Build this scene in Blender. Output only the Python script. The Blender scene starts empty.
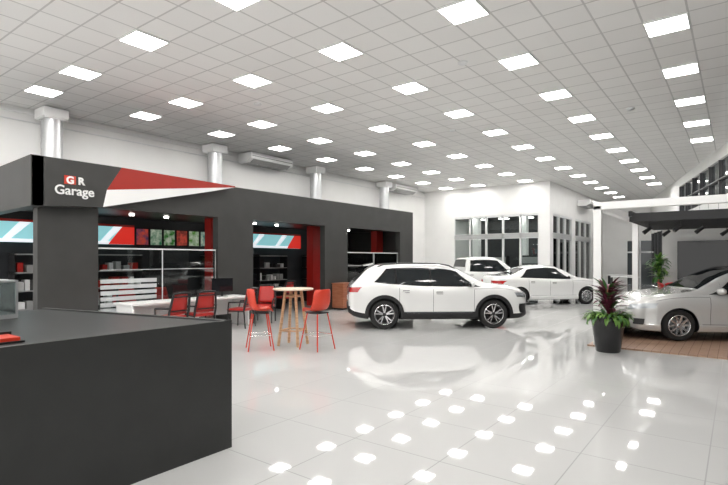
import bpy, bmesh, math, random
from mathutils import Vector, Matrix
random.seed(7)
D=bpy.data; C=bpy.context
COL=C.scene.collection
try:
    C.scene.view_settings.view_transform='Standard'
except Exception as e: print(e)

# ---------------------------------------------------------------- materials
def mat(name,col,rough=.5,metal=0,emis=None,es=0,coat=0,spec=.5,trans=0,alpha=1):
    m=D.materials.new(name); m.use_nodes=True
    b=m.node_tree.nodes['Principled BSDF']
    b.inputs['Base Color'].default_value=(*col,1)
    b.inputs['Roughness'].default_value=rough
    b.inputs['Metallic'].default_value=metal
    b.inputs['Coat Weight'].default_value=coat
    b.inputs['Coat Roughness'].default_value=.03
    b.inputs['Specular IOR Level'].default_value=spec
    b.inputs['Transmission Weight'].default_value=trans
    b.inputs['Alpha'].default_value=alpha
    if emis:
        b.inputs['Emission Color'].default_value=(*emis,1)
        b.inputs['Emission Strength'].default_value=es
    return m

def noisy(name,c1,c2,scale,rough=.5,stretch=(1,1,1),coat=0,detail=4,bump=0,es=0):
    m=mat(name,c1,rough,coat=coat); nt=m.node_tree; b=nt.nodes['Principled BSDF']
    tc=nt.nodes.new('ShaderNodeTexCoord'); mp=nt.nodes.new('ShaderNodeMapping')
    mp.inputs['Scale'].default_value=stretch
    n=nt.nodes.new('ShaderNodeTexNoise'); n.inputs['Scale'].default_value=scale; n.inputs['Detail'].default_value=detail
    r=nt.nodes.new('ShaderNodeValToRGB'); r.color_ramp.elements[0].color=(*c1,1); r.color_ramp.elements[1].color=(*c2,1)
    r.color_ramp.elements[0].position=.35; r.color_ramp.elements[1].position=.65
    nt.links.new(tc.outputs['Object'],mp.inputs['Vector']); nt.links.new(mp.outputs[0],n.inputs['Vector'])
    nt.links.new(n.outputs['Fac'],r.inputs['Fac']); nt.links.new(r.outputs[0],b.inputs['Base Color'])
    if es:
        nt.links.new(r.outputs[0],b.inputs['Emission Color']); b.inputs['Emission Strength'].default_value=es
    if bump:
        bp=nt.nodes.new('ShaderNodeBump'); bp.inputs['Strength'].default_value=bump
        nt.links.new(n.outputs['Fac'],bp.inputs['Height']); nt.links.new(bp.outputs[0],b.inputs['Normal'])
    return m

def grid_mat(name,base,base2,line,sx,sy,ox,oy,lw,rough,nscale,spec=.5,coat=0,linerough=.6):
    """tiles aligned to world axes, with joints"""
    m=mat(name,base,rough,spec=spec,coat=coat); nt=m.node_tree; N=nt.nodes.new; Lk=nt.links.new
    b=nt.nodes['Principled BSDF']
    tc=N('ShaderNodeTexCoord'); sp=N('ShaderNodeSeparateXYZ'); Lk(tc.outputs['Object'],sp.inputs[0])
    def mth(op,a,bv=None):
        n=N('ShaderNodeMath'); n.operation=op
        if isinstance(a,(int,float)): n.inputs[0].default_value=a
        else: Lk(a,n.inputs[0])
        if bv is not None:
            if isinstance(bv,(int,float)): n.inputs[1].default_value=bv
            else: Lk(bv,n.inputs[1])
        return n.outputs[0]
    masks=[];ids=[]
    for out,s,o in ((sp.outputs[0],sx,ox),(sp.outputs[1],sy,oy)):
        u=mth('DIVIDE',mth('SUBTRACT',out,o),s)
        ids.append(mth('FLOOR',u))
        f=mth('FRACT',u); a=mth('ABSOLUTE',mth('SUBTRACT',f,.5))
        masks.append(mth('GREATER_THAN',a,.5-lw/s/2))
    mk=mth('MAXIMUM',masks[0],masks[1])
    cmb=N('ShaderNodeCombineXYZ'); Lk(ids[0],cmb.inputs[0]); Lk(ids[1],cmb.inputs[1])
    wn=N('ShaderNodeTexWhiteNoise'); wn.noise_dimensions='2D'; Lk(cmb.outputs[0],wn.inputs['Vector'])
    ns=N('ShaderNodeTexNoise'); ns.inputs['Scale'].default_value=nscale; Lk(tc.outputs['Object'],ns.inputs['Vector'])
    fac=mth('MULTIPLY',mth('ADD',wn.outputs['Value'],ns.outputs['Fac']),.5)
    mx=N('ShaderNodeMix'); mx.data_type='RGBA'; Lk(fac,mx.inputs[0]); mx.inputs[6].default_value=(*base,1); mx.inputs[7].default_value=(*base2,1)
    m2=N('ShaderNodeMix'); m2.data_type='RGBA'; Lk(mk,m2.inputs[0]); Lk(mx.outputs[2],m2.inputs[6]); m2.inputs[7].default_value=(*line,1)
    Lk(m2.outputs[2],b.inputs['Base Color'])
    rr=N('ShaderNodeMix'); rr.data_type='FLOAT'; Lk(mk,rr.inputs[0]); rr.inputs[2].default_value=rough; rr.inputs[3].default_value=linerough
    Lk(rr.outputs[0],b.inputs['Roughness'])
    return m

M={}
M['wall']=noisy('white_wall_paint',(.84,.835,.82),(.87,.865,.85),1.5,.55)
M['white']=mat('white_satin',(.87,.87,.86),.35)
M['booth']=noisy('booth_dark_panel',(.038,.038,.036),(.045,.045,.043),2,.45)
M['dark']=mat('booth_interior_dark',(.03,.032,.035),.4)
M['counter']=noisy('counter_laminate',(.024,.025,.024),(.029,.030,.029),3,.42)
M['ctop']=mat('counter_dark_glass',(.026,.028,.028),.32,spec=.3)
M['red']=mat('red_lacquer',(.46,.018,.013),.3)
M['redsign']=mat('red_sign',(.36,.02,.011),.35)
M['redplastic']=mat('red_plastic',(.58,.045,.02),.3)
M['black']=mat('black_plastic',(.012,.012,.013),.45)
M['tyre']=mat('tyre_rubber',(.014,.014,.014),.75)
M['gloss']=mat('gloss_black',(.008,.008,.009),.08)
M['carglass']=mat('car_glass',(.012,.015,.017),.03)
M['paint']=mat('car_paint_white',(.78,.78,.77),.25,coat=1)
M['silver']=mat('car_paint_silver',(.62,.62,.61),.25,metal=.25,coat=1)
M['alloy']=mat('alloy',(.65,.65,.66),.25,metal=.9)
M['alloydark']=mat('alloy_dark',(.03,.03,.033),.35,metal=.5)
M['chrome']=mat('chrome',(.8,.8,.8),.12,metal=1)
M['steel']=mat('brushed_steel',(.62,.63,.64),.38,metal=.8)
M['lamp']=mat('headlamp_lens',(.45,.48,.5),.05,metal=.3,coat=1)
M['tail']=mat('tail_lamp',(.45,.01,.01),.1,coat=1)
M['seam']=mat('panel_seam',(.06,.06,.06),.6)
M['frame']=mat('window_frame_white',(.75,.76,.76),.4)
M['framedark']=mat('window_frame_dark',(.06,.06,.065),.4)
M['dglass']=mat('dark_window_glass',(.07,.08,.085),.05)
M['screen']=mat('screen_black',(.01,.01,.012),.1)
M['cyan']=mat('lightbox_cyan',(.3,.6,.65),.4,emis=(.28,.62,.66),es=.7)
M['lwhite']=mat('lightbox_white',(.8,.8,.8),.4,emis=(.9,.95,1),es=.8)
M['lred']=mat('lightbox_red',(.6,.03,.02),.4,emis=(.7,.03,.02),es=.7)
M['lamp_e']=mat('ceiling_led',(1,1,1),.5,emis=(1,.98,.95),es=28)
M['spot_e']=mat('small_led',(1,1,1),.5,emis=(1,.97,.9),es=16)
M['wood']=noisy('oak_wood',(.42,.24,.13),(.56,.35,.2),6,.45,(1,1,8))
M['woodtop']=noisy('pale_oak',(.62,.52,.40),(.70,.60,.48),5,.35,(1,6,1))
M['cabwood']=noisy('cabinet_wood',(.30,.10,.05),(.38,.15,.08),5,.4,(1,1,6))
M['leaf']=mat('leaf_green',(.045,.14,.03),.4)
M['leaf2']=mat('leaf_lime',(.14,.28,.05),.4)
M['leafp']=mat('leaf_burgundy',(.11,.02,.04),.35)
M['flower']=mat('flower_red',(.7,.03,.03),.4)
M['soil']=noisy('soil',(.03,.02,.015),(.06,.04,.03),30,.9)
M['frost']=mat('frosted_glass',(.8,.83,.84),.4,alpha=.6)
M['greywall']=noisy('grey_panel',(.35,.35,.35),(.40,.40,.39),2,.5)
M['lgrey']=noisy('light_grey_panel',(.52,.52,.51),(.58,.58,.57),2,.5)
g=D.materials.new('clear_glass'); g.use_nodes=True; nt=g.node_tree; nt.nodes.clear()
o=nt.nodes.new('ShaderNodeOutputMaterial'); mx=nt.nodes.new('ShaderNodeMixShader'); tr=nt.nodes.new('ShaderNodeBsdfTransparent'); gl=nt.nodes.new('ShaderNodeBsdfGlossy'); fr=nt.nodes.new('ShaderNodeFresnel')
tr.inputs[0].default_value=(.86,.9,.9,1); gl.inputs['Roughness'].default_value=.02; fr.inputs[0].default_value=1.45
nt.links.new(fr.outputs[0],mx.inputs[0]); nt.links.new(tr.outputs[0],mx.inputs[1]); nt.links.new(gl.outputs[0],mx.inputs[2]); nt.links.new(mx.outputs[0],o.inputs[0])
M['glass']=g
TX,TY=.617,.609
LX=[-.93-4*TX*i for i in range(5)]; LX.append(LX[-1]-3*TX)
LY=[7.05+4*TY*k for k in range(-4,13)]
M['ceil']=grid_mat('ceiling_tiles',(.81,.80,.785),(.88,.87,.855),(.58,.57,.56),TX,TY,-.93-TX/2,7.05-TY/2,.030,.8,45)
M['floor']=grid_mat('porcelain_floor',(.53,.53,.522),(.56,.56,.552),(.30,.30,.295),.9,.9,-.2,.1,.010,.035,1.2,spec=.34)
M['deck']=grid_mat('deck_wood',(.30,.18,.12),(.42,.28,.20),(.12,.07,.05),.14,1.4,0,0,.006,.4,9)

# ---------------------------------------------------------------- helpers
def empty(name,loc=(0,0,0),rot=0):
    e=D.objects.new(name,None); e.location=loc; e.rotation_euler=(0,0,rot); e.empty_display_size=.2
    COL.objects.link(e); return e
def mobj(name,V,F,mats,fm=None,parent=None,smooth=None):
    me=D.meshes.new(name); me.from_pydata([tuple(v) for v in V],[],F)
    if not isinstance(mats,(list,tuple)): mats=[mats]
    for m in mats: me.materials.append(m)
    if fm: me.polygons.foreach_set('material_index',fm)
    me.update()
    bm=bmesh.new(); bm.from_mesh(me); bmesh.ops.recalc_face_normals(bm,faces=bm.faces); bm.to_mesh(me); bm.free()
    if smooth is not None:
        me.polygons.foreach_set('use_smooth',[True]*len(me.polygons))
        me.set_sharp_from_angle(angle=math.radians(smooth))
    ob=D.objects.new(name,me); COL.objects.link(ob)
    if parent: ob.parent=parent
    return ob
class MB:
    """accumulates pieces into one mesh"""
    def __init__(s): s.V=[];s.F=[];s.m=[];s.mats=[]
    def mi(s,m):
        if m not in s.mats: s.mats.append(m)
        return s.mats.index(m)
    def add(s,V,F,m):
        o=len(s.V); s.V+= [tuple(v) for v in V]; k=s.mi(m)
        for f in F: s.F.append([i+o for i in f]); s.m.append(k)
    def box(s,x0,x1,y0,y1,z0,z1,m):
        V=[(x,y,z) for z in (z0,z1) for y in (y0,y1) for x in (x0,x1)]
        s.add(V,[(0,2,3,1),(4,5,7,6),(0,1,5,4),(2,6,7,3),(0,4,6,2),(1,3,7,5)],m)
    def tube(s,p0,p1,r0,r1=None,m=None,n=12):
        r1=r0 if r1 is None else r1
        p0=Vector(p0);p1=Vector(p1); d=(p1-p0).normalized()
        a=d.orthogonal().normalized(); b=d.cross(a); V=[]
        for p,r in ((p0,r0),(p1,r1)):
            for i in range(n):
                t=2*math.pi*i/n; V.append(p+a*math.cos(t)*r+b*math.sin(t)*r)
        F=[(i,(i+1)%n,(i+1)%n+n,i+n) for i in range(n)]+[list(range(n)),list(range(n,2*n))]
        s.add(V,F,m)
    def path(s,pts,r,m,n=10):
        for a,b in zip(pts,pts[1:]): s.tube(a,b,r,r,m,n)
    def lathe(s,prof,m,n=32,M4=None,closed=False):
        V=[];F=[]
        for (r,z) in prof:
            for i in range(n):
                t=2*math.pi*i/n; v=Vector((r*math.cos(t),r*math.sin(t),z)); V.append(M4@v if M4 else v)
        k=len(prof)
        for j in range(k-1 if not closed else k):
            j2=(j+1)%k
            for i in range(n): F.append((j*n+i,j*n+(i+1)%n,j2*n+(i+1)%n,j2*n+i))
        s.add(V,F,m)
    def prism(s,poly,axis,a0,a1,m):
        def P(p,a): return {'x':(a,p[0],p[1]),'y':(p[0],a,p[1]),'z':(p[0],p[1],a)}[axis]
        n=len(poly); V=[P(p,a0) for p in poly]+[P(p,a1) for p in poly]
        s.add(V,[list(range(n)),list(range(n,2*n))]+[(i,(i+1)%n,(i+1)%n+n,i+n) for i in range(n)],m)
    def sphere(s,c,rad,m,n=16):
        V=[];F=[]
        for j in range(n//2+1):
            ph=math.pi*j/(n//2)
            for i in range(n):
                t=2*math.pi*i/n; V.append((c[0]+rad[0]*math.sin(ph)*math.cos(t),c[1]+rad[1]*math.sin(ph)*math.sin(t),c[2]+rad[2]*math.cos(ph)))
        for j in range(n//2):
            for i in range(n): F.append((j*n+i,j*n+(i+1)%n,(j+1)*n+(i+1)%n,(j+1)*n+i))
        s.add(V,F,m)
    def done(s,name,parent=None,smooth=None,bevel=0):
        ob=mobj(name,s.V,s.F,s.mats,s.m,parent,smooth)
        if bevel:
            md=ob.modifiers.new('bevel','BEVEL'); md.width=bevel; md.segments=2; md.limit_method='ANGLE'
        return ob
def boxo(name,x0,x1,y0,y1,z0,z1,m,parent=None,bevel=0):
    b=MB(); b.box(x0,x1,y0,y1,z0,z1,m); return b.done(name,parent,bevel=bevel)

# ---------------------------------------------------------------- room shell
CH=5.55
def facx(Y): return -.2-.2516*(Y-19.9)
EY=37.0
fac=[(facx(EY),EY),(facx(32),32),(facx(28),28),(facx(24),24),(facx(19.9),19.9),(4.5,18.6),(7.0,14.5),(7.5,-4)]
outline=[(-14.5,-4),(-14.5,EY)]+fac
mobj('floor',[(x,y,0) for x,y in outline],[list(range(len(outline)))],M['floor'])
mobj('ceiling',[(x,y,CH) for x,y in outline],[list(range(len(outline)))],M['ceil'])
boxo('wall_left',-14.7,-14.5,-4,EY+.2,0,CH,M['wall'])
b=MB(); b.box(-14.5,-14.44,-4,25,5.40,5.46,M['white']); b.box(-14.5,-14.46,-4,25,5.2,5.22,M['frame']); b.done('trim_1')
b=MB(); b.box(-14.5,-5.9,EY,EY+.2,0,CH,M['wall']); b.box(-5.9,-4.4,EY,EY+.2,2.9,CH,M['wall'])
b.box(-5.9,-4.4,EY+.05,EY+.1,0,2.9,M['dglass']); b.box(-5.2,-5.1,EY-.03,EY+.1,0,2.9,M['frame']); b.box(-5.9,-4.4,EY-.03,EY+.1,2.1,2.2,M['frame'])
b.done('wall_back')
b=MB(); BX=-7.4; BY=25.0
b.box(-14.5,-12.6,BY,BY+.25,0,CH,M['wall'])
b.box(-12.6,-7.95,BY,BY+.25,4.0,CH,M['wall'])
b.box(-7.95,BX,BY,BY+.55,0,CH,M['wall'])
b.done('wall_office_front')
b=MB()
b.box(BX-.25,BX,BY+.55,EY,4.0,CH,M['wall']); b.box(BX-.25,BX,29.1,29.8,0,4.0,M['wall']); b.box(BX-.25,BX,33.6,EY,0,4.0,M['wall'])
b.done('wall_office_side')
def shopwin(name,axis,c,a0,a1,z0,z1,n,tz):
    b=MB()
    def bx(u0,u1,w0,w1,z0_,z1_,m):
        if axis=='y': b.box(u0,u1,c+w0,c+w1,z0_,z1_,m)
        else: b.box(c+w0,c+w1,u0,u1,z0_,z1_,m)
    bx(a0,a1,.08 if axis=='y' else -.12,.10 if axis=='y' else -.10,z0,z1,M['glass'])
    s=1 if axis=='y' else -1
    w=sorted((.02*s,.16*s))
    for i in range(n+1):
        u=a0+(a1-a0)*i/n; bx(u-.045,u+.045,w[0],w[1],z0,z1,M['frame'])
    for z in (z0+.05,tz-.09,tz+.09,z1-.05):
        bx(a0,a1,w[0],w[1],z-.05,z+.05,M['frame'])
    bx(a0,a1,w[0],w[1],tz-.09,tz+.09,M['frame'])
    return b.done(name)
shopwin('window_1','y',BY,-12.6,-7.95,.0,4.0,5,2.9)
shopwin('window_2','x',BX,25.55,29.1,.0,4.0,3,2.9)
shopwin('window_3','x',BX,29.8,33.6,.0,4.0,3,2.9)
b=MB()
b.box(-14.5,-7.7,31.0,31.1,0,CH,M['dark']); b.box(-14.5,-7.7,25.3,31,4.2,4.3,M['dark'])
b.box(-12.9,-12.5,28,28.4,0,4.2,M['white']); b.box(-10.0,-9.6,28,28.4,0,4.2,M['white'])
b.done('wall_office_interior')
b=MB()
for x in (-13,-11.5,-10,-8.6):
    for y in (26.2,27.8,29.5): b.box(x-.25,x+.25,y-.25,y+.25,4.17,4.195,M['spot_e'])
b.done('office_ceiling_lights')
for i,(x,y) in enumerate(((-11.8,29.4),(-9.4,28.9),(-8.9,26.9))):
    e=empty('office_cabinet',(x,y,0)); b=MB(); b.box(-.6,.6,-.25,.25,.06,1.9,M['black']); b.box(-.55,.55,-.2,.2,0,.06,M['black'])
    for k in range(4): b.box(-.55,.55,-.27,-.25,.2+k*.42,.55+k*.42,M['greywall'])
    b.done('body',e)
b=MB()
for k in range(len(fac)-1):
    p=Vector((*fac[k],0)); q=Vector((*fac[k+1],0)); d=(q-p); L=d.length; d.normalize(); nrm=Vector((-d.y,d.x,0))
    if nrm.x<0 and k<5: nrm=-nrm
    def slab(s0,s1,z0,z1,th0,th1,m):
        V=[]
        for z in (z0,z1):
            for th in (th0,th1):
                for s in (s0,s1): V.append(p+d*s+nrm*th+Vector((0,0,z)))
        b.add(V,[(0,2,3,1),(4,5,7,6),(0,1,5,4),(2,6,7,3),(0,4,6,2),(1,3,7,5)],m)
    slab(0,L,5.15,CH,0,.2,M['wall']); slab(0,L,3.35,3.85,0,.2,M['white'])
    slab(0,L,3.85,5.15,.1,.14,M['dglass']); slab(0,L,.0,3.35,.1,.14,M['dglass'])
    n=max(1,round(L/1.3))
    for i in range(n+1):
        s=L*i/n; slab(max(0,s-.04),min(L,s+.04),0,5.15,.0,.2,M['framedark'])
    slab(0,L,4.45,4.5,.0,.18,M['framedark'])
    if k<2: slab(0,L,3.85,5.15,-.02,.05,M['wall'])
b.done('wall_right_facade')

b=MB()
for x in LX:
    for y in LY:
        if x<BX and y>24.4: continue
        if y>EY-1 or x>facx(y)-.5 and y>19.9: continue
        s=.285
        b.box(x-s,x+s,y-s,y+s,CH-.022,CH-.008,M['lamp_e'])
        for (a0,a1,c0,c1) in ((-.305,.305,-.305,-.285),(-.305,.305,.285,.305),(-.305,-.285,-.285,.285),(.285,.305,-.285,.285)):
            b.box(x+a0,x+a1,y+c0,y+c1,CH-.03,CH-.001,M['white'])
b.done('ceiling_light_panels')
for (x,y) in ((-4.3,8.9),(-6.8,13.4),(-9.5,8.2),(-2.2,14.2)):
    b=MB(); b.lathe([(0,-.05),(.04,-.05),(.09,-.03),(.1,0),(0,0)],M['frame'],24); o=b.done('smoke_detector',None,40); o.location=(x,y,CH-.001)

for y in (5.29,10.24,15.2,20.2,0.3):
    b=MB(); b.tube((0,0,0),(0,0,5.3),.24,.24,M['steel'],40)
    b.box(-.29,.29,-.29,.29,5.27,5.5,M['white']); b.box(-.26,.26,-.26,.26,5.24,5.27,M['white'])
    o=b.done('support_column',None,30); o.location=(-14.0,y,0)
def ac(loc,rot):
    e=empty('air_conditioner',loc,rot); b=MB()
    b.prism([(-.35,.0),(.1,.0),(.33,.12),(.35,.22),(.35,.34),(-.35,.34)],'y',-1.05,1.05,M['white']); b.done('casing',e,bevel=.02)
    b=MB()
    b.prism([(.12,-.002),(.325,.108),(.335,.095),(.14,-.02)],'y',-.9,.9,M['greywall'])
    for k in range(4): b.box(-.3,.05,-.9+k*.46,-.5+k*.46,-.01,0,M['greywall'])
    b.box(.35,.355,-.98,.98,.20,.215,M['seam']); b.done('grille',e)
ac((-14.08,12.6,5.17),0); ac((-14.08,21.9,5.17),0); ac((-7.03,31.2,4.75),0)

# ---------------------------------------------------------------- booth
e=empty('garage_booth')
b=MB(); A=-11.0; B=M['booth']
b.box(A-.22,A,3.9,18.0,2.81,3.67,B)
for y0,y1 in ((3.9,5.06),(8.14,9.33),(12.4,13.6),(17.0,18.0)): b.box(A-.22,A,y0,y1,0,2.81,B)
b.box(-14.3,A-.22,17.85,18,0,3.67,B)
b.box(-14.3,A-.22,3.9,4.1,2.75,3.67,B)
b.done('facade_frame',e)
boxo('roof_panel',-14.3,A-.22,4.1,17.85,2.9,3.0,M['dark'],e)
boxo('back_panel',-14.35,-14.27,3.9,18,0,3.67,M['dark'],e)
b=MB(); sx=-10.7
b.prism([(3.7,3.69),(5.42,3.69),(5.10,3.17),(5.02,2.80),(3.7,2.72)],'x',A,sx,M['booth'])
b.done('sign_dark',e)
b=MB(); b.prism([(5.42,3.69),(8.46,3.64),(8.46,3.61),(5.10,3.17)],'x',A,sx+.005,M['redsign']); b.done('sign_red',e)
b=MB(); b.prism([(5.10,3.17),(8.46,3.61),(7.7,3.42),(5.02,2.80)],'x',A,sx+.003,M['white']); b.done('sign_white',e)
b=MB(); b.prism([(A+.3,3.69),(-14.4,3.58),(-14.4,2.66),(A+.3,2.72)],'y',3.68,3.9,M['booth']); b.done('sign_return',e)
def text(s,name,size,loc,rot,m,parent,bold=0):
    cu=D.curves.new(name,'FONT'); cu.body=s; cu.size=size; cu.extrude=.008; cu.offset=bold; cu.align_x='CENTER'
    cu.materials.append(m); o=D.objects.new(name,cu); o.location=loc; o.rotation_euler=rot; COL.objects.link(o); o.parent=parent; return o
R90=math.pi/2
text('Garage','sign_text_lower',.26,(sx+.012,4.46,2.99),(R90,0,R90),M['white'],e,.004)
b=MB(); b.box(sx+.005,sx+.01,4.26,4.48,3.20,3.37,M['redplastic']); b.done('sign_badge',e)
text('G','sign_text_upper_g',.2,(sx+.014,4.37,3.215),(R90,0,R90),M['white'],e,.008)
text('R','sign_text_upper',.2,(sx+.014,4.58,3.215),(R90,0,R90),M['white'],e,.008)
for y in (8.89,13.26,17.25): boxo('pillar_red',-12.65,-12.35,y,y+.46,0,2.9,M['red'],e)
b=MB()
for y0,y1 in ((4.15,7.5),(11.8,14.4)):
    b.box(-14.27,-14.1,y0,y1,2.12,2.62,M['cyan']); b.box(-14.1,-14.09,y0,y1,2.12,2.2,M['lwhite'])
    b.box(-14.27,-14.08,y0,y1,2.62,2.68,M['red'])
    n=int((y1-y0)/1.2)
    for k in range(n+1): 
        yy=y0+.1+k*1.15
        if yy+.8>y1: break
        b.prism([(yy,2.2),(yy+.16,2.2),(yy+.6,2.62),(yy+.36,2.62)],'x',-14.1,-14.085,M['lwhite'])
    b.prism([(y1-.75,2.12),(y1,2.12),(y1,2.62),(y1-.35,2.62)],'x',-14.1,-14.08,M['lred'])
b.done('lightbox_strip',e)
b=MB()
for k in range(6):
    y=7.62+k*.44; b.box(-14.27,-14.22,y,y+.4,2.1,2.62,M['black']); 
    mm=noisy('poster_%d'%k,(random.random()*.2,random.random()*.35,random.random()*.2),(.55,.62,.5) if k%3 else (.6,.08,.05),7,.4,es=.35)  # printed posters, no lamps: a faint glow is added to brighten them
    b.box(-14.22,-14.21,y+.02,y+.38,2.13,2.6,mm)
b.done('poster_row',e)
b=MB()
for y0 in (4.4,6.2,9.8,12.0,14.6,16.0):
    b.box(-14.2,-13.8,y0,y0+1.4,0,.1,M['black'])
    for z in (.45,.9,1.35,1.8): b.box(-14.2,-13.8,y0,y0+1.4,z,z+.03,M['greywall'])
    for yy in (y0,y0+1.37): b.box(-14.2,-13.8,yy,yy+.03,0,1.85,M['black'])
    for z in (.1,.48,.93,1.38):
        yy=y0+.08
        while yy<y0+1.25:
            w=random.uniform(.06,.2); h=random.uniform(.12,.32)
            b.box(-14.1,-13.85,yy,yy+w,z,z+h,random.choice([M['white'],M['red'],M['black'],M['greywall'],M['white'],M['seam'],M['lgrey']])); yy+=w+random.uniform(.02,.1)
b.done('shelving_goods',e)
b=MB()
for y in (4.8,5.8,6.8,7.8,10,11,12,14,15,16): b.tube((-12.9,y,2.86),(-12.9,y,2.898),.06,.06,M['spot_e'],16)
b.done('downlights',e)

def partition(y0,y1,x,h,stripes):
    e=empty('glass_partition',(x,y0,0)); L=y1-y0; b=MB()
    b.box(-.012,.0,0,L,.06,h,M['glass']); b.done('pane',e)
    b=MB(); b.box(-.03,.02,0,L,0,.06,M['frame']); b.box(-.02,.01,0,L,h,h+.03,M['frame'])
    n=2
    for i in range(n+1):
        y=L*i/n; b.box(-.015,.005,max(0,y-.009),min(L,y+.009),.06,h,M['frame'])
    for k in range(stripes): b.box(.001,.004,.06,L*.45,.25+k*.13,.34+k*.13,M['frost'])
    b.box(.001,.004,.06,L-.06,1.45,1.465,M['frost'])
    b.done('frame',e)
partition(5.08,8.12,-11.08,1.92,8)
partition(13.65,16.95,-11.08,1.92,3)

# ---------------------------------------------------------------- reception counter in the foreground
e=empty('reception_counter'); 
b=MB(); poly=[(-3.65,-2.5),(-3.65,2.85),(-6.25,2.3),(-6.25,-2.5)]
b.prism(poly,'z',.0,1.13,M['counter']); b.done('body',e)
b=MB(); b.prism([(-3.72,-2.5),(-3.72,2.77),(-6.2,2.24),(-6.2,-2.5)],'z',1.131,1.138,M['ctop']); b.done('glass_top',e)
b=MB()
b.prism([(-3.65,-2.5),(-3.65,2.85),(-3.70,2.83),(-3.70,-2.5)],'z',1.13,1.15,M['counter'])
b.prism([(-3.65,2.85),(-6.25,2.3),(-6.25,2.26),(-3.66,2.80)],'z',1.13,1.15,M['counter']); b.done('rim',e)
e=empty('glass_display_case',(-5.75,1.35,1.14)); b=MB()
b.box(-.3,.3,-.42,.42,0,.04,M['steel']); b.box(-.3,.3,-.42,.42,.34,.36,M['steel'])
for x in (-.29,.29):
    for y in (-.41,.41): b.box(x-.01,x+.01,y-.01,y+.01,.04,.34,M['steel'])
b.box(-.295,-.285,-.4,.4,.04,.34,M['glass']); b.box(.285,.295,-.4,.4,.04,.34,M['glass']); b.box(-.28,.28,.405,.415,.04,.34,M['glass'])
b.box(-.2,-.05,-.2,.0,.04,.2,M['white']); b.box(.02,.14,.05,.25,.04,.16,M['red']); b.done('case',e)
e=empty('brochure_tray',(-3.98,1.12,1.139)); b=MB(); b.box(-.13,.13,-.17,.17,0,.012,M['black']); b.box(-.11,.11,-.15,.15,.012,.035,M['redplastic']); b.box(-.13,-.12,-.17,.17,.012,.05,M['black']); b.done('tray',e)

# ---------------------------------------------------------------- desks and chairs
e=empty('office_desk',(-10.45,6.9,0)); b=MB()
b.box(-.38,.38,-1.6,1.6,.71,.75,M['white']); b.box(-.36,-.32,-1.5,1.5,.25,.71,M['white'])
for y in (-1.56,0,1.5): b.box(-.34,.34,y,y+.05,0,.71,M['white'])
b.done('desk',e,bevel=.005)
def monitor(x,y,z,rot):
    e=empty('computer_monitor',(x,y,z),rot); b=MB()
    b.box(-.02,.02,-.27,.27,.12,.46,M['screen']); b.box(-.045,-.02,-.12,.12,.2,.38,M['black']); b.box(-.04,-.02,-.03,.03,.01,.22,M['black']); b.box(-.11,.09,-.12,.12,0,.012,M['black']); b.done('screen',e,bevel=.004)
monitor(-10.5,7.9,.75,-.3)
def chair(x,y,rot,back='red'):
    e=empty('office_chair',(x,y,0),rot); b=MB(); k=M['black']
    b.prism([(-.24,.43),(-.2,.40),(.22,.42),(.24,.45),(.22,.49),(-.2,.49),(-.25,.47)],'y',-.23,.23,M['red']); b.done('seat',e,bevel=.02)
    b=MB(); n=7;V=[];F=[]
    for j in range(8):
        u=j/7; z=.52+.43*u
        for i in range(n):
            v=i/(n-1)*2-1; w=.22*(1-.15*u*u); V.append((.23+.09*u+.03*(1-v*v),w*v,z))
    for j in range(7):
        for i in range(n-1): a=j*n+i; F.append((a,a+1,a+n+1,a+n))
    b.add(V,F,M[back]); o=b.done('backrest',e,60); md=o.modifiers.new('s','SOLIDIFY'); md.thickness=.03
    b=MB()
    b.path([(.24,-.24,.45),(.28,-.245,.6),(.36,-.2,.97),(.37,0,.99),(.36,.2,.97),(.28,.245,.6),(.24,.24,.45)],.025,k)
    for z in (.60,.90): b.box(.262+(z-.52)*.21,.30+(z-.52)*.21,-.2,.2,z-.012,z+.012,k)
    for s in (-1,1):
        b.path([(-.22,s*.24,0.014),(-.2,s*.24,.43),(.24,s*.24,.43),(.28,s*.24,.014)],.016,k)
        b.path([(-.2,s*.24,.43),(-.16,s*.27,.64),(.28,s*.26,.66)],.018,k)
    b.done('frame',e,40)
chair(-9.75,6.0,.1); chair(-9.75,6.72,-.15); chair(-9.85,7.95,.35); chair(-11.9,6.3,math.pi); chair(-11.9,7.3,math.pi+.3); chair(-10.1,8.95,2.2)
for (x,y) in ((-12.6,11.0),(-12.3,15.2)):
    e=empty('sales_desk',(x,y,0)); b=MB(); b.box(-.35,.35,-.8,.8,.71,.75,M['black']); b.box(-.3,.3,-.78,-.74,0,.71,M['black']); b.box(-.3,.3,.74,.78,0,.71,M['black']); b.done('desk',e)
    monitor(x-.1,y-.3,.75,.2); chair(x+.75,y+.3,0)
e=empty('wooden_cabinet',(-10.72,13.05,0)); b=MB()
b.box(-.24,.24,-.33,.33,.06,.86,M['cabwood']); b.box(-.2,.2,-.3,.3,0,.06,M['black']); b.box(.24,.255,-.31,-.01,.09,.83,M['cabwood']); b.box(.24,.255,.01,.31,.09,.83,M['cabwood']); b.box(-.26,.27,-.35,.35,.86,.89,M['cabwood'])
b.tube((.26,-.04,.5),(.28,-.04,.5),.012,.012,M['steel']); b.tube((.26,.04,.5),(.28,.04,.5),.012,.012,M['steel']); b.done('cabinet',e,bevel=.004)

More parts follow.
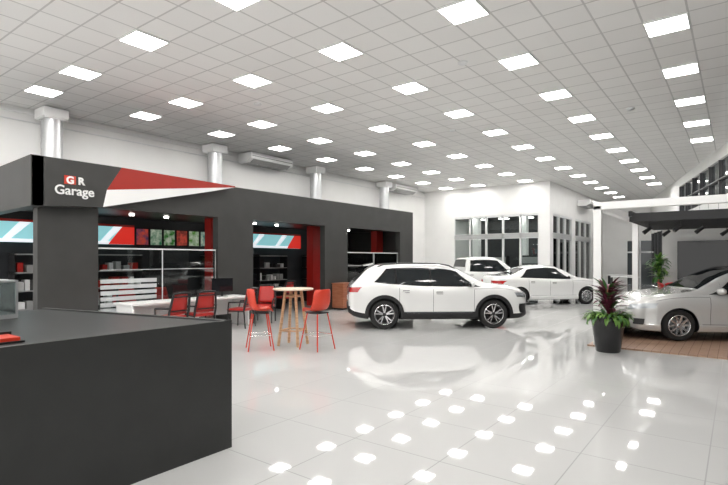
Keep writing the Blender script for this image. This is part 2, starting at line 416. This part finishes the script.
# ---------------------------------------------------------------- bar table + stools
e=empty('bar_table',(-7.03,6.98,0)); b=MB()
b.lathe([(0,1.09),(.385,1.09),(.4,1.1),(.4,1.115),(.385,1.125),(0,1.125)],M['woodtop'],48); b.done('top',e,35)
b=MB()
for i in range(4):
    t=math.pi/4+i*R90+.3; c,s=math.cos(t),math.sin(t)
    b.tube((c*.30,s*.30,0),(c*.16,s*.16,1.09),.028,.03,M['wood'],10)
for i in range(4):
    t=math.pi/4+i*R90+.3; t2=t+R90
    b.tube((math.cos(t)*.262,math.sin(t)*.262,.3),(math.cos(t2)*.262,math.sin(t2)*.262,.3),.016,.016,M['wood'],8)
    b.tube((math.cos(t)*.175,math.sin(t)*.175,.97),(math.cos(t2)*.175,math.sin(t2)*.175,.97),.02,.02,M['wood'],8)
b.done('legs',e,40)
def stool(x,y,rot):
    e=empty('bar_stool',(x,y,0),rot)
    prof=[(.22,.70),(.2,.725),(.1,.72),(-.05,.715),(-.15,.74),(-.2,.82),(-.225,.95),(-.24,1.08),(-.245,1.14)]
    n=11; V=[];F=[]
    for j,(px,pz) in enumerate(prof):
        w=[.17,.2,.21,.22,.23,.235,.235,.225,.19][j]
        for i in range(n):
            v=i/(n-1)*2-1; up=abs(v)**3
            lift=.06*up if 0<j<5 else 0; fw=.12*up if j>=4 else 0
            V.append((px+fw,w*v,pz+lift))
    for j in range(len(prof)-1):
        for i in range(n-1): a=j*n+i; F.append((a,a+1,a+n+1,a+n))
    o=mobj('seat_shell',V,F,M['redplastic'],None,e,80)
    s=o.modifiers.new('t','SOLIDIFY'); s.thickness=.025; s.offset=-1; ss=o.modifiers.new('s','SUBSURF'); ss.levels=1; ss.render_levels=2
    b=MB()
    for sx in (-1,1):
        for sy in (-1,1):
            b.tube((sx*.13,sy*.13,.70),(sx*.235,sy*.235,0),.012,.012,M['redplastic'],10)
    q=.195
    b.path([(q,q,.28),(-q,q,.28),(-q,-q,.28),(q,-q,.28),(q,q,.28)],.009,M['chrome'],8)
    b.box(-.15,.15,-.15,.15,.68,.7,M['black'])
    b.done('legs',e,40)
stool(-7.20,6.27,math.radians(55)); stool(-6.33,6.92,math.radians(178))

# ---------------------------------------------------------------- cars
def pchip(pts):
    xs=[p[0] for p in pts]; ys=[p[1] for p in pts]; n=len(xs)
    h=[xs[i+1]-xs[i] for i in range(n-1)]; d=[(ys[i+1]-ys[i])/h[i] for i in range(n-1)]
    m=[d[0]]+[0 if d[i-1]*d[i]<=0 else 2*d[i-1]*d[i]/(d[i-1]+d[i]) for i in range(1,n-1)]+[d[-1]]
    def f(x):
        if x<=xs[0]: return ys[0]
        if x>=xs[-1]: return ys[-1]
        i=0
        while x>xs[i+1]: i+=1
        t=(x-xs[i])/h[i]; t2=t*t;t3=t2*t
        return (2*t3-3*t2+1)*ys[i]+(t3-2*t2+t)*h[i]*m[i]+(-2*t3+3*t2)*ys[i+1]+(t3-t2)*h[i]*m[i+1]
    return f
def wheel_mesh(name,R,rr,W,style,dark):
    b=MB(); Mx=Matrix.Rotation(-R90,4,'X')
    h=W/2
    b.lathe([(rr,-h+.01),(rr+.03,-h),(R-.03,-h+.005),(R-.005,-h+.03),(R,-h+.05),(R,h-.05),(R-.005,h-.03),(R-.03,h-.005),(rr+.03,h),(rr,h-.01)],M['tyre'],48,Mx)
    b.lathe([(rr+.004,h-.008),(rr-.012,h-.004),(rr-.02,h-.02),(rr-.025,h-.07),(rr-.03,-h+.03),(rr,-h+.01)],dark,48,Mx)
    b.lathe([(rr+.006,h-.009),(rr-.004,h-.002),(rr-.014,h-.006)],M['alloy'],48,Mx)
    b.lathe([(0,h-.12),(rr-.02,h-.12)],M['black'],32,Mx)
    b.lathe([(0,h-.10),(.15,h-.10),(.15,h-.11)],M['steel'] if style=='wide' else M['black'],32,Mx)
    b.lathe([(0,h-.02),(.03,h-.02),(.045,h-.03),(.06,h-.05),(.06,h-.1)],M['alloy'] if style=='wide' else dark,24,Mx)
    n=5
    for i in range(n):
        for off in ((-.13,.13) if style=='twin' else (-.2,.2)):
            t0=2*math.pi*i/n+.3; t1=t0+off
            c=Vector((math.cos(t0),0,math.sin(t0))); q=Vector((math.cos(t1+off*.6),0,math.sin(t1+off*.6)))
            p0=c*.035; p1=q*(rr-.008); dd=(p1-p0).normalized(); sd=Vector((-dd.z,0,dd.x))
            wa,wb_=(.022,.017) if style=='wide' else (.014,.012)
            V=[]
            for p,w,yo,yi in ((p0,wa,h-.028,h-.06),(p1,wb_,h-.012,h-.05)):
                for s in (-1,1): V.append(p+sd*w*s+Vector((0,yo,0)))
                for s in (-1,1): V.append(p+sd*w*1.5*s+Vector((0,yi,0)))
            b.add(V,[(0,1,5,4),(2,6,7,3)],M['alloy']); b.add(V,[(0,4,6,2),(1,3,7,5),(4,5,7,6)],dark)
    ob=b.done(name,None,35); me=ob.data; D.objects.remove(ob); return me
def make_car(name,S,loc,rot,paint,clad):
    L=S['L']; zt=pchip(S['zt']); zb=pchip(S['zb']); w=pchip(S['w']); wr=pchip(S['wr']); z0=pchip(S['z0'])
    def sec(x):
        T=zt(x);Bz=min(zb(x),T-.02);W=w(x);R=min(wr(x),W-.06);Z=z0(x); g=T-Bz; zr=Bz+g*.84
        P=[(0,Z),(W-.14,Z),(W-.04,Z+.02),(W-.008,Z+.07),(W,Z+.14),(W-.012,Z+.155)]
        h=Bz-Z-.155
        P+=[(W-.022,Z+.155+h*.25),(W-.008,Z+.155+h*.5),(W-.0,Z+.155+h*.68),(W-.012,Z+.155+h*.84),(W-.03,Z+.155+h*.95),(W-.055,Bz)]
        y0=W-.075; zz=Bz+min(.012,g*.1)
        for k in range(6):
            u=k/5; P.append((y0+(R-y0)*u+.018*math.sin(math.pi*u)*min(1,g/.3),zz+(zr-zz)*u))
        P+=[(R-.03*1,Bz+g*.91),(R-.09,Bz+g*.955),(R*.72,Bz+g*.982),(R*.4,T-g*.004),(0,T)]
        return P
    NP=len(sec(0))
    cache={}
    def S_(x):
        k=round(x,4)
        if k not in cache: cache[k]=sec(k)
        return cache[k]
    def side_y(x,z):
        P=S_(x)[1:]
        if z<P[0][1] or z>P[-1][1]: return -1
        for (a,b_) in zip(P,P[1:]):
            if a[1]<=z<=b_[1]:
                t=(z-a[1])/max(1e-6,b_[1]-a[1]); return a[0]+(b_[0]-a[0])*t
        return P[-1][0]
    def top_z(x,y):
        P=S_(x)[-10:]; y=abs(y)
        for (a,b_) in zip(P,P[1:]):
            if b_[0]<=y<=a[0]:
                t=(a[0]-y)/max(1e-6,a[0]-b_[0]); return a[1]+(b_[1]-a[1])*t
        return P[-1][1]
    def end_x(y,z,front):
        xs=L if front else 0; sg=-1 if front else 1
        for k in range(120):
            x=xs+sg*k*.01
            if side_y(x,z)>=abs(y):
                lo,hi=x-sg*.01,x
                for _ in range(6):
                    mid=(lo+hi)/2
                    if side_y(mid,z)>=abs(y): hi=mid
                    else: lo=mid
                return hi if k else xs
        return xs+sg*1.2
    N=int(L/.035); xs=[L*i/N for i in range(N+1)]
    xs=sorted(set(xs+[.008,.02,L-.008,L-.02]))
    V=[];F=[];fm=[]
    for x in xs:
        P=sec(x); ring=[(x-L/2,y,z) for y,z in P]+[(x-L/2,-y,z) for y,z in reversed(P[1:-1])]
        V+=ring
    K=len(ring)
    for j in range(len(xs)-1):
        for i in range(K):
            F.append((j*K+i,j*K+(i+1)%K,(j+1)*K+(i+1)%K,(j+1)*K+i))
            ii=i if i<NP-1 else K-1-i
            fm.append(1 if (ii<4 if clad else ii<2) else 0)
    F.append(list(range(K))); fm.append(0); F.append([len(xs)*K-K+i for i in range(K)]); fm.append(0)
    body=mobj('body',V,F,[paint,M['black']],fm)
    cb=MB(); cb.mi(paint); cb.mi(M['black']); wc=S['well']; axles=S['axles']; R=S['R']
    for ax in axles:
        for s in (-1,1):
            cb.tube((ax-L/2,s*.50,R),(ax-L/2,s*1.3,R),wc,wc,M['black'],48)
    cut=cb.done('cut')
    md=body.modifiers.new('b','BOOLEAN'); md.operation='DIFFERENCE'; md.object=cut; md.solver='EXACT'
    C.view_layer.update()
    dg=C.evaluated_depsgraph_get(); nm=D.meshes.new_from_object(body.evaluated_get(dg)); body.modifiers.clear(); body.data=nm
    D.objects.remove(cut)
    e=empty(name,(loc[0],loc[1],loc[2] if len(loc)>2 else 0),rot); body.parent=e
    nm.polygons.foreach_set('use_smooth',[True]*len(nm.polygons)); nm.set_sharp_from_angle(angle=math.radians(28))
    det=MB()
    def sidepanel(fx,u0,u1,off,m,nx=28,nu=6):
        for s in (-1,1):
            V=[];F=[]
            for j in range(nu+1):
                u=u0+(u1-u0)*j/nu; xa,xb=fx(u)
                for i in range(nx+1):
                    x=round(xa+(xb-xa)*i/nx,4); P=S_(x); a=P[12]; c=P[17]; z=a[1]+(c[1]-a[1])*u
                    V.append((x-L/2,s*(side_y(x,z)+off),z+off*.3))
            for j in range(nu):
                for i in range(nx): a=j*(nx+1)+i; F.append((a,a+1,a+nx+2,a+nx+1))
            det.add(V,F,m)
    def flank(poly_fn,n1,n2,off,m,sides=(-1,1)):
        for s in sides:
            V=[];F=[]
            for j in range(n2+1):
                for i in range(n1+1):
                    x,z=poly_fn(i/n1,j/n2); y=side_y(round(x,4),z)
                    V.append((x-L/2,s*(y+off),z))
            for j in range(n2):
                for i in range(n1): a=j*(n1+1)+i; F.append((a,a+1,a+n1+2,a+n1+1))
            det.add(V,F,m)
    def endpanel(yf,zf,front,m,off=.008,n1=14,n2=5,sides=(1,)):
        sg=1 if front else -1
        for s in sides:
            V=[];F=[]
            for j in range(n2+1):
                for i in range(n1+1):
                    y=yf(i/n1,j/n2); z=zf(i/n1,j/n2); x=end_x(y,z,front)
                    V.append((x-L/2+sg*off,s*(y+off*.5*(1 if y>.1 else -1 if y<-.1 else 0)),z))
            for j in range(n2):
                for i in range(n1): a=j*(n1+1)+i; F.append((a,a+1,a+n1+2,a+n1+1))
            det.add(V,F,m)
    def topglass(x0,x1,inset,m):
        V=[];F=[];n=18;k=12
        for j in range(n+1):
            x=round(x0+(x1-x0)*j/n,4); yw=S_(x)[17][0]-inset
            for i in range(k+1):
                y=(i/k*2-1)*yw; V.append((x-L/2+.003*(1 if x1>L/2 else -1),y,top_z(x,y)+.006))
        for j in range(n):
            for i in range(k): a=j*(k+1)+i; F.append((a,a+1,a+k+2,a+k+1))
        det.add(V,F,m)
    wb,wt_,fb,ft=S['win']
    lerp=lambda a,b_,t:a+(b_-a)*t
    sidepanel(lambda u:(lerp(wb,wt_,u),lerp(fb,ft,u)),.03,.93,.004,M['gloss'])
    pil=[None]+S['pillars']+[None]
    for a,c in zip(pil,pil[1:]):
        def fx(u,a=a,c=c):
            xa=lerp(wb,wt_,u)+.05 if a is None else a+.025
            xb=lerp(fb,ft,u)-.05 if c is None else c-.025
            xa=max(xa,lerp(wb,wt_,u)+.03); xb=min(xb,lerp(fb,ft,u)-.03)
            return xa,max(xb,xa+.002)
        sidepanel(fx,.08,.87,.008,M['carglass'],16)
    topglass(*S['wind'],.04,M['carglass']); topglass(*S['rearw'],.05,M['carglass'])
    for xs_ in S['seams']:
        flank(lambda u,v,xs_=xs_:(xs_+u*.009,lerp(z0(xs_)+.16,zb(xs_)-.01,v)),1,14,.002,M['seam'])
    flank(lambda u,v:(lerp(axles[0]+.42,axles[1]-.42,u),z0(2)+.165+v*.008),20,1,.002,M['seam'])
    flank(lambda u,v:(lerp(S['seams'][-1],L-.42,u),zb(lerp(S['seams'][-1],L-.42,u))-.035+v*.007),16,1,.002,M['seam'])
    for ax in axles:
        if clad:
            def arc(u,v,ax=ax):
                t=lerp(math.radians(-14),math.radians(194),u); r=lerp(wc-.006,wc+.075,v)
                return (ax+r*math.cos(t),max(z0(ax)+.035,R+r*math.sin(t)))
            flank(arc,40,2,.014,M['black'])
            for s in (-1,1):
                V=[];F=[];n=40
                for i in range(n+1):
                    t=lerp(math.radians(-14),math.radians(194),i/n)
                    x=ax+(wc-.006)*math.cos(t); z=max(z0(ax)+.035,R+(wc-.006)*math.sin(t)); y=side_y(round(x,4),z)
                    V+=[(x-L/2,s*(y+.014),z),(x-L/2,s*(y-.12),z)]
                for i in range(n): F.append((2*i,2*i+1,2*i+3,2*i+2))
                det.add(V,F,M['black'])
    if clad:
        flank(lambda u,v:(lerp(axles[0]+.40,axles[1]-.40,u),lerp(z0(2)+.03,z0(2)+.20,v)),20,4,.012,M['black'])
        flank(lambda u,v:(lerp(axles[0]+.55,axles[1]-.55,u),z0(2)+.17+v*.02),20,1,.016,M['chrome'])
    for hx in S['handles']:
        for s in (-1,1):
            z=zb(hx)-.13; y=side_y(round(hx,4),z); 
            det.box(hx-.1-L/2,hx+.1-L/2,min(s*y,s*(y+.035)),max(s*y,s*(y+.035)),z-.014,z+.014,paint)
            det.box(hx-.09-L/2,hx+.07-L/2,min(s*y,s*(y+.004)),max(s*y,s*(y+.004)),z-.03,z+.03,M['seam'])
    mx_=S['mirror']
    for s in (-1,1):
        y=w(mx_)+.06; z=zb(mx_)+.09
        det.sphere((mx_-L/2,s*y,z),(.075,.12,.075),paint,16); det.box(mx_-L/2-.03,mx_-L/2+.02,min(s*(y-.16),s*y),max(s*(y-.16),s*y),z-.07,z-.035,M['gloss'])
        det.sphere((mx_-L/2-.02,s*y,z-.005),(.062,.108,.066),M['gloss'],16)
    S['ends'](endpanel,lerp,L)
    if S.get('rails'):
        for s in (-1,1):
            pts=[]
            for k in range(13):
                x=round(lerp(.7,2.65,k/12),3); y=S_(x)[17][0]-.03; up=.04 if 0<k<12 else .0
                pts.append((x-L/2,s*y,top_z(x,y)+up))
            det.path(pts,.014,M['black'],8)
        y1=.52; det.prism([(.36-L/2,1.545),(.60-L/2,1.60),(.62-L/2,1.57),(.37-L/2,1.525)],'y',-y1,y1,paint)
    det.done('details',e,50)
    wm=wheel_mesh(name+'_wheel',R,S['rr'],.225,S['wstyle'],S['wdark'])
    for k,ax in enumerate(axles):
        for s in (-1,1):
            o=D.objects.new('wheel_%d'%(k*2+(s+1)//2+1),wm); COL.objects.link(o); o.parent=e
            o.location=(ax-L/2,s*(w(ax)-.135),R); 
            if s<0: o.rotation_euler=(0,0,math.pi)
    return e

def suv_ends(ep,lerp,L):
    ep(lambda u,v:lerp(-.56,.56,u)*(1-.12*(1-v)),lambda u,v:lerp(.40,.74,v),True,M['black'],.012,18,5)
    ep(lambda u,v:lerp(-.82,.82,u),lambda u,v:lerp(.26,.38,v),True,M['black'],.01,22,3)
    ep(lambda u,v:lerp(.50,.885,u),lambda u,v:lerp(.74+.04*u,.85+.03*u,v),True,M['lamp'],.01,16,4,(-1,1))
    ep(lambda u,v:lerp(.50,.885,u),lambda u,v:lerp(.735+.04*u,.765+.035*u,v),True,M['black'],.014,16,2,(-1,1))
    ep(lambda u,v:lerp(.66,.84,u),lambda u,v:lerp(.38,.60,v),True,M['black'],.01,6,4,(-1,1))
    ep(lambda u,v:lerp(-.2,.2,u),lambda u,v:lerp(.44,.55,v),True,M['white'],.02,4,2)
    ep(lambda u,v:lerp(.45,.89,u),lambda u,v:lerp(.90,1.02,v),False,M['tail'],.01,16,4,(-1,1))
    ep(lambda u,v:lerp(-.24,.24,u),lambda u,v:lerp(.66,.78,v),False,M['white'],.012,6,2)
    ep(lambda u,v:lerp(-.8,.8,u),lambda u,v:lerp(.40,.56,v),False,M['black'],.008,20,2)
def sedan_ends(ep,lerp,L):
    ep(lambda u,v:lerp(-.5,.5,u)*(1-.15*v),lambda u,v:lerp(.27,.50,v),True,M['black'],.012,18,5)
    ep(lambda u,v:lerp(-.36,.36,u),lambda u,v:lerp(.62,.66,v),True,M['chrome'],.012,14,2)
    ep(lambda u,v:lerp(.42,.83,u),lambda u,v:lerp(.60+.07*u,.71+.06*u,v),True,M['lamp'],.01,16,4,(-1,1))
    ep(lambda u,v:lerp(.60,.74,u),lambda u,v:lerp(.32,.44,v),True,M['black'],.01,6,4,(-1,1))
    ep(lambda u,v:lerp(.40,.83,u),lambda u,v:lerp(.78,.90,v),False,M['tail'],.01,16,4,(-1,1))
    ep(lambda u,v:lerp(-.24,.24,u),lambda u,v:lerp(.62,.74,v),False,M['white'],.012,6,2)
def pick_ends(ep,lerp,L):
    ep(lambda u,v:lerp(-.5,.5,u),lambda u,v:lerp(.50,.84,v),True,M['black'],.012,18,5)
    ep(lambda u,v:lerp(.5,.86,u),lambda u,v:lerp(.80,.92,v),True,M['lamp'],.01,16,4,(-1,1))
    ep(lambda u,v:lerp(.72,.86,u),lambda u,v:lerp(.75,1.02,v),False,M['tail'],.01,8,4,(-1,1))
SUV=dict(L=4.46,R=.355,rr=.24,well=.405,axles=(.86,3.55),wstyle='twin',wdark=M['alloydark'],rails=True,
 zt=[(0,.90),(.03,1.02),(.10,1.10),(.24,1.24),(.44,1.45),(.62,1.53),(1.0,1.58),(1.6,1.605),(2.1,1.60),(2.5,1.55),(2.9,1.38),(3.25,1.18),(3.40,1.12),(3.6,1.09),(3.95,1.05),(4.2,.99),(4.36,.91),(4.43,.82),(4.46,.74)],
 zb=[(0,.86),(.10,1.06),(.5,1.12),(1.0,1.07),(2.0,1.01),(3.0,1.00),(3.4,1.01),(3.6,1.02),(3.95,.985),(4.2,.92),(4.36,.84),(4.46,.70)],
 w=[(0,.74),(.05,.83),(.15,.88),(.5,.92),(.9,.925),(1.5,.905),(2.8,.905),(3.5,.925),(3.8,.92),(4.05,.90),(4.25,.83),(4.38,.74),(4.46,.62)],
 wr=[(0,.56),(.1,.68),(.42,.61),(.8,.62),(1.6,.63),(2.4,.63),(2.9,.67),(3.3,.75),(3.5,.80),(3.95,.79),(4.2,.72),(4.46,.5)],
 z0=[(0,.38),(.15,.30),(.5,.24),(1,.22),(3.6,.22),(4.2,.23),(4.46,.28)],
 win=(.60,.95,3.26,2.62),pillars=[1.15,2.0,2.82],wind=(2.56,3.34),rearw=(.14,.46),seams=[1.22,2.05,3.06],handles=[1.40,2.22],mirror=2.98,ends=suv_ends)
SEDAN=dict(L=4.45,R=.32,rr=.21,well=.36,axles=(.95,3.60),wstyle='wide',wdark=M['alloy'],
 zt=[(0,.94),(.04,1.02),(.15,1.07),(.6,1.10),(.85,1.18),(1.25,1.37),(1.6,1.46),(2.0,1.49),(2.35,1.465),(2.7,1.34),(3.08,1.12),(3.25,1.03),(3.55,.985),(4.0,.92),(4.2,.855),(4.36,.76),(4.45,.60)],
 zb=[(0,.86),(.15,.99),(.6,1.0),(1.2,.98),(2.2,.94),(3.0,.93),(3.3,.93),(3.65,.91),(4.0,.85),(4.2,.78),(4.36,.69),(4.45,.55)],
 w=[(0,.66),(.06,.76),(.2,.82),(.6,.85),(1,.865),(3.2,.865),(3.7,.865),(4.0,.84),(4.2,.77),(4.36,.65),(4.45,.50)],
 wr=[(0,.54),(.2,.66),(.6,.70),(.9,.64),(1.3,.57),(2.0,.56),(2.5,.58),(2.95,.66),(3.25,.72),(3.65,.75),(4.0,.72),(4.2,.64),(4.45,.38)],
 z0=[(0,.32),(.2,.24),(.6,.19),(1,.18),(3.7,.18),(4.3,.19),(4.45,.24)],
 win=(.95,1.32,3.05,2.42),pillars=[1.38,2.08,2.75],wind=(2.38,3.18),rearw=(.66,1.24),seams=[1.28,2.12,3.02],handles=[1.45,2.3],mirror=2.86,ends=sedan_ends)
PICK=dict(L=5.3,R=.37,rr=.235,well=.43,axles=(1.22,4.32),wstyle='twin',wdark=M['alloy'],
 zt=[(0,1.10),(.04,1.14),(1.62,1.16),(1.68,1.45),(1.76,1.72),(1.95,1.79),(2.6,1.82),(3.1,1.79),(3.4,1.68),(3.9,1.28),(4.05,1.20),(4.5,1.15),(4.95,1.09),(5.15,1.0),(5.3,.84)],
 zb=[(0,1.06),(.04,1.10),(1.62,1.12),(1.7,1.12),(2.5,1.10),(3.8,1.10),(4.1,1.10),(4.5,1.08),(4.95,1.02),(5.15,.94),(5.3,.78)],
 w=[(0,.84),(.06,.88),(1.2,.92),(3.5,.92),(4.4,.925),(4.8,.91),(5.1,.84),(5.3,.70)],
 wr=[(0,.78),(1.6,.84),(1.72,.70),(2.2,.66),(3.0,.66),(3.5,.70),(3.9,.78),(4.3,.82),(4.9,.78),(5.3,.58)],
 z0=[(0,.5),(.3,.42),(1,.38),(4.3,.38),(5.0,.36),(5.3,.40)],
 win=(1.82,1.92,3.82,3.18),pillars=[2.60,3.5],wind=(3.15,3.94),rearw=(1.66,1.74),seams=[1.68,2.64,3.72],handles=[1.9,2.85],mirror=3.62,ends=pick_ends)
make_car('suv_car',SUV,(-6.35,11.40),math.radians(40.8),M['paint'],True)
make_car('sedan_car',SEDAN,(-.17,13.26,.03),math.radians(210),M['silver'],False)
make_car('sedan_car',SEDAN,(-6.1,19.56),math.radians(45),M['paint'],False)
make_car('pickup_truck',PICK,(-9.6,21.6),math.radians(48),M['paint'],False)

# ---------------------------------------------------------------- lounge pergola
boxo('wood_deck',-2.35,4.2,10.36,15.18,0.0,.03,M['deck'])
e=empty('pergola_frame'); b=MB(); W=M['white']; PX=-2.18; PY=10.46
for y in (PY,14.9):
    b.box(PX-.07,PX+.07,y-.07,y+.07,.03,2.73,W); b.box(3.9,4.04,y-.07,y+.07,.03,2.73,W)
    b.box(PX-.07,4.04,y-.07,y+.07,2.66,2.80,W)
for x in (PX,3.97): b.box(x-.07,x+.07,PY,14.9,2.66,2.80,W)
b.done('frame',e,bevel=.006)
b=MB()
for k in range(25):
    y=11.2+k*.15; b.box(-1.75,3.8,y,y+.035,2.45,2.62,M['black'])
for x in (-1.75,1,3.75): b.box(x,x+.05,11.1,14.85,2.55,2.66,M['black'])
b.done('louvres',e)
for k,(x,y) in enumerate(((-1.5,12),(-1.3,13.5),(-.6,12.4),(-.2,13.9),(.4,12.6),(-.9,11.4))):
    b=MB(); b.tube((x,y,2.45),(x,y,2.35),.01,.01,M['black']); b.tube((x+.03,y,2.36),(x-.1,y-.05,2.25),.035,.045,M['black'],14); b.done('spotlight_%d'%(k+1),e,40)
b=MB(); b.box(-1.6,3.7,15.2,15.32,.0,2.6,M['lgrey'])
b.box(-1.55,3.6,15.185,15.2,.03,.25,M['black']); b.done('wall_lounge')
e=empty('television',(-.3,15.10,1.66)); b=MB(); b.box(-.95,.95,-.03,.03,-.5,.5,M['gloss']); b.box(-.4,.4,.03,.08,-.2,.2,M['black']); b.done('screen',e,bevel=.006)

# ---------------------------------------------------------------- plants
def leaf(b,base,az,el,L,W,droop,m,n=7):
    V=[];F=[]; p=Vector(base); a=el; st=L/n
    side=Vector((-math.sin(az),math.cos(az),0))
    for i in range(n+1):
        t=i/n; wd=W*math.sin(math.pi*min(1,(t*.92+.06)))**.8*.5
        nrm=Vector((-math.sin(a)*math.cos(az),-math.sin(a)*math.sin(az),math.cos(a)))
        V+=[p-side*wd+nrm*wd*.3,p.copy(),p+side*wd+nrm*wd*.3]
        p=p+Vector((math.cos(a)*math.cos(az),math.cos(a)*math.sin(az),math.sin(a)))*st; a-=droop/n
    for i in range(n):
        q=i*3; F+=[(q,q+1,q+4,q+3),(q+1,q+2,q+5,q+4)]
    b.add(V,F,m)
def planter(name,loc,r,h):
    e=empty(name,loc); b=MB()
    b.lathe([(0,0),(r*.66,0),(r*.7,.02),(r*.97,h-.04),(r,h),(r*.93,h),(r*.9,h-.06),(0,h-.06)],M['gloss'],40); b.done('pot',e,40)
    b=MB(); b.lathe([(0,h-.045),(r*.9,h-.05)],M['soil'],24); b.done('soil',e); return e
e=planter('potted_cordyline',(-1.91,9.98,.0),.30,.66)
b=MB()
for i in range(100):
    az=random.random()*6.28; z=.66+random.random()*.5; leaf(b,(.05*math.cos(az),.05*math.sin(az),z),az,random.uniform(.6,1.5),random.uniform(.24,.38),.075,random.uniform(.5,1.5),random.choice([M['leafp'],M['leafp'],M['leaf']]))
for i in range(130):
    az=random.random()*6.28; leaf(b,(.2*math.cos(az),.2*math.sin(az),.64),az,random.uniform(-.1,1.1),random.uniform(.13,.30),.065,random.uniform(1,2.8),random.choice([M['leaf'],M['leaf2'],M['leaf2']]))
b.tube((0,0,.6),(0,0,1.15),.02,.015,M['cabwood']); b.done('foliage',e,80)
e=planter('potted_dracaena',(-1.62,14.5,.03),.18,.5); b=MB()
b.tube((0,0,.45),(.03,0,1.6),.02,.015,M['cabwood'])
for i in range(110):
    az=random.random()*6.28; z=random.uniform(1.1,1.75); leaf(b,(.02,0,min(z,1.6)),az,random.uniform(.1,1.3),random.uniform(.2,.38),.08,random.uniform(.6,1.8),random.choice([M['leaf'],M['leaf'],M['leaf2']]))
b.done('foliage',e,80)
e=empty('planter_box',(-2.16,12.5,.03)); b=MB(); b.box(-.14,.14,-1.3,1.3,0,.35,M['black']); b.done('box',e,bevel=.01)
b=MB()
for i in range(220):
    y=random.uniform(-1.25,1.25); az=random.random()*6.28; leaf(b,(random.uniform(-.1,.1),y,.33),az,random.uniform(.2,1.4),random.uniform(.2,.42),.08,random.uniform(.8,2.2),random.choice([M['leaf'],M['leaf2'],M['leaf'],M['leafp']]),5)
b.done('foliage',e,80)
e=planter('potted_anthurium',(-1.3,13.75,.03),.18,.55); b=MB()
for i in range(40):
    az=random.random()*6.28; leaf(b,(.05*math.cos(az),.05*math.sin(az),.52),az,random.uniform(.4,1.2),random.uniform(.2,.34),.1,1.2,M['leaf'])
for i in range(60):
    az=random.random()*6.28; r=.24*random.random(); leaf(b,(r*math.cos(az),r*math.sin(az),.84+random.random()*.2),az,.7,.14,.11,.5,M['flower'],4)
b.done('foliage',e,80)

for (x,y,r) in ((-4.9,30,.2),(-5.6,33,.0)):
    e=empty('lounge_desk',(x,y,0),r); b=MB(); b.box(-.7,.7,-.35,.35,.7,.75,M['white']); b.box(-.66,-.6,-.3,.3,0,.7,M['black']); b.box(.6,.66,-.3,.3,0,.7,M['black']); b.done('desk',e)

# ---------------------------------------------------------------- world + camera
wd=D.worlds.new('World'); C.scene.world=wd; wd.use_nodes=True
wd.node_tree.nodes['Background'].inputs[0].default_value=(1,.99,.97,1); wd.node_tree.nodes['Background'].inputs[1].default_value=1.8
cam=D.cameras.new('camera'); co=D.objects.new('camera',cam); COL.objects.link(co)
co.location=(0,0,1.7); co.rotation_euler=(R90,0,math.radians(37.07)); cam.sensor_width=36; cam.lens=24.48; cam.shift_y=.0227; cam.clip_end=200
C.scene.camera=co
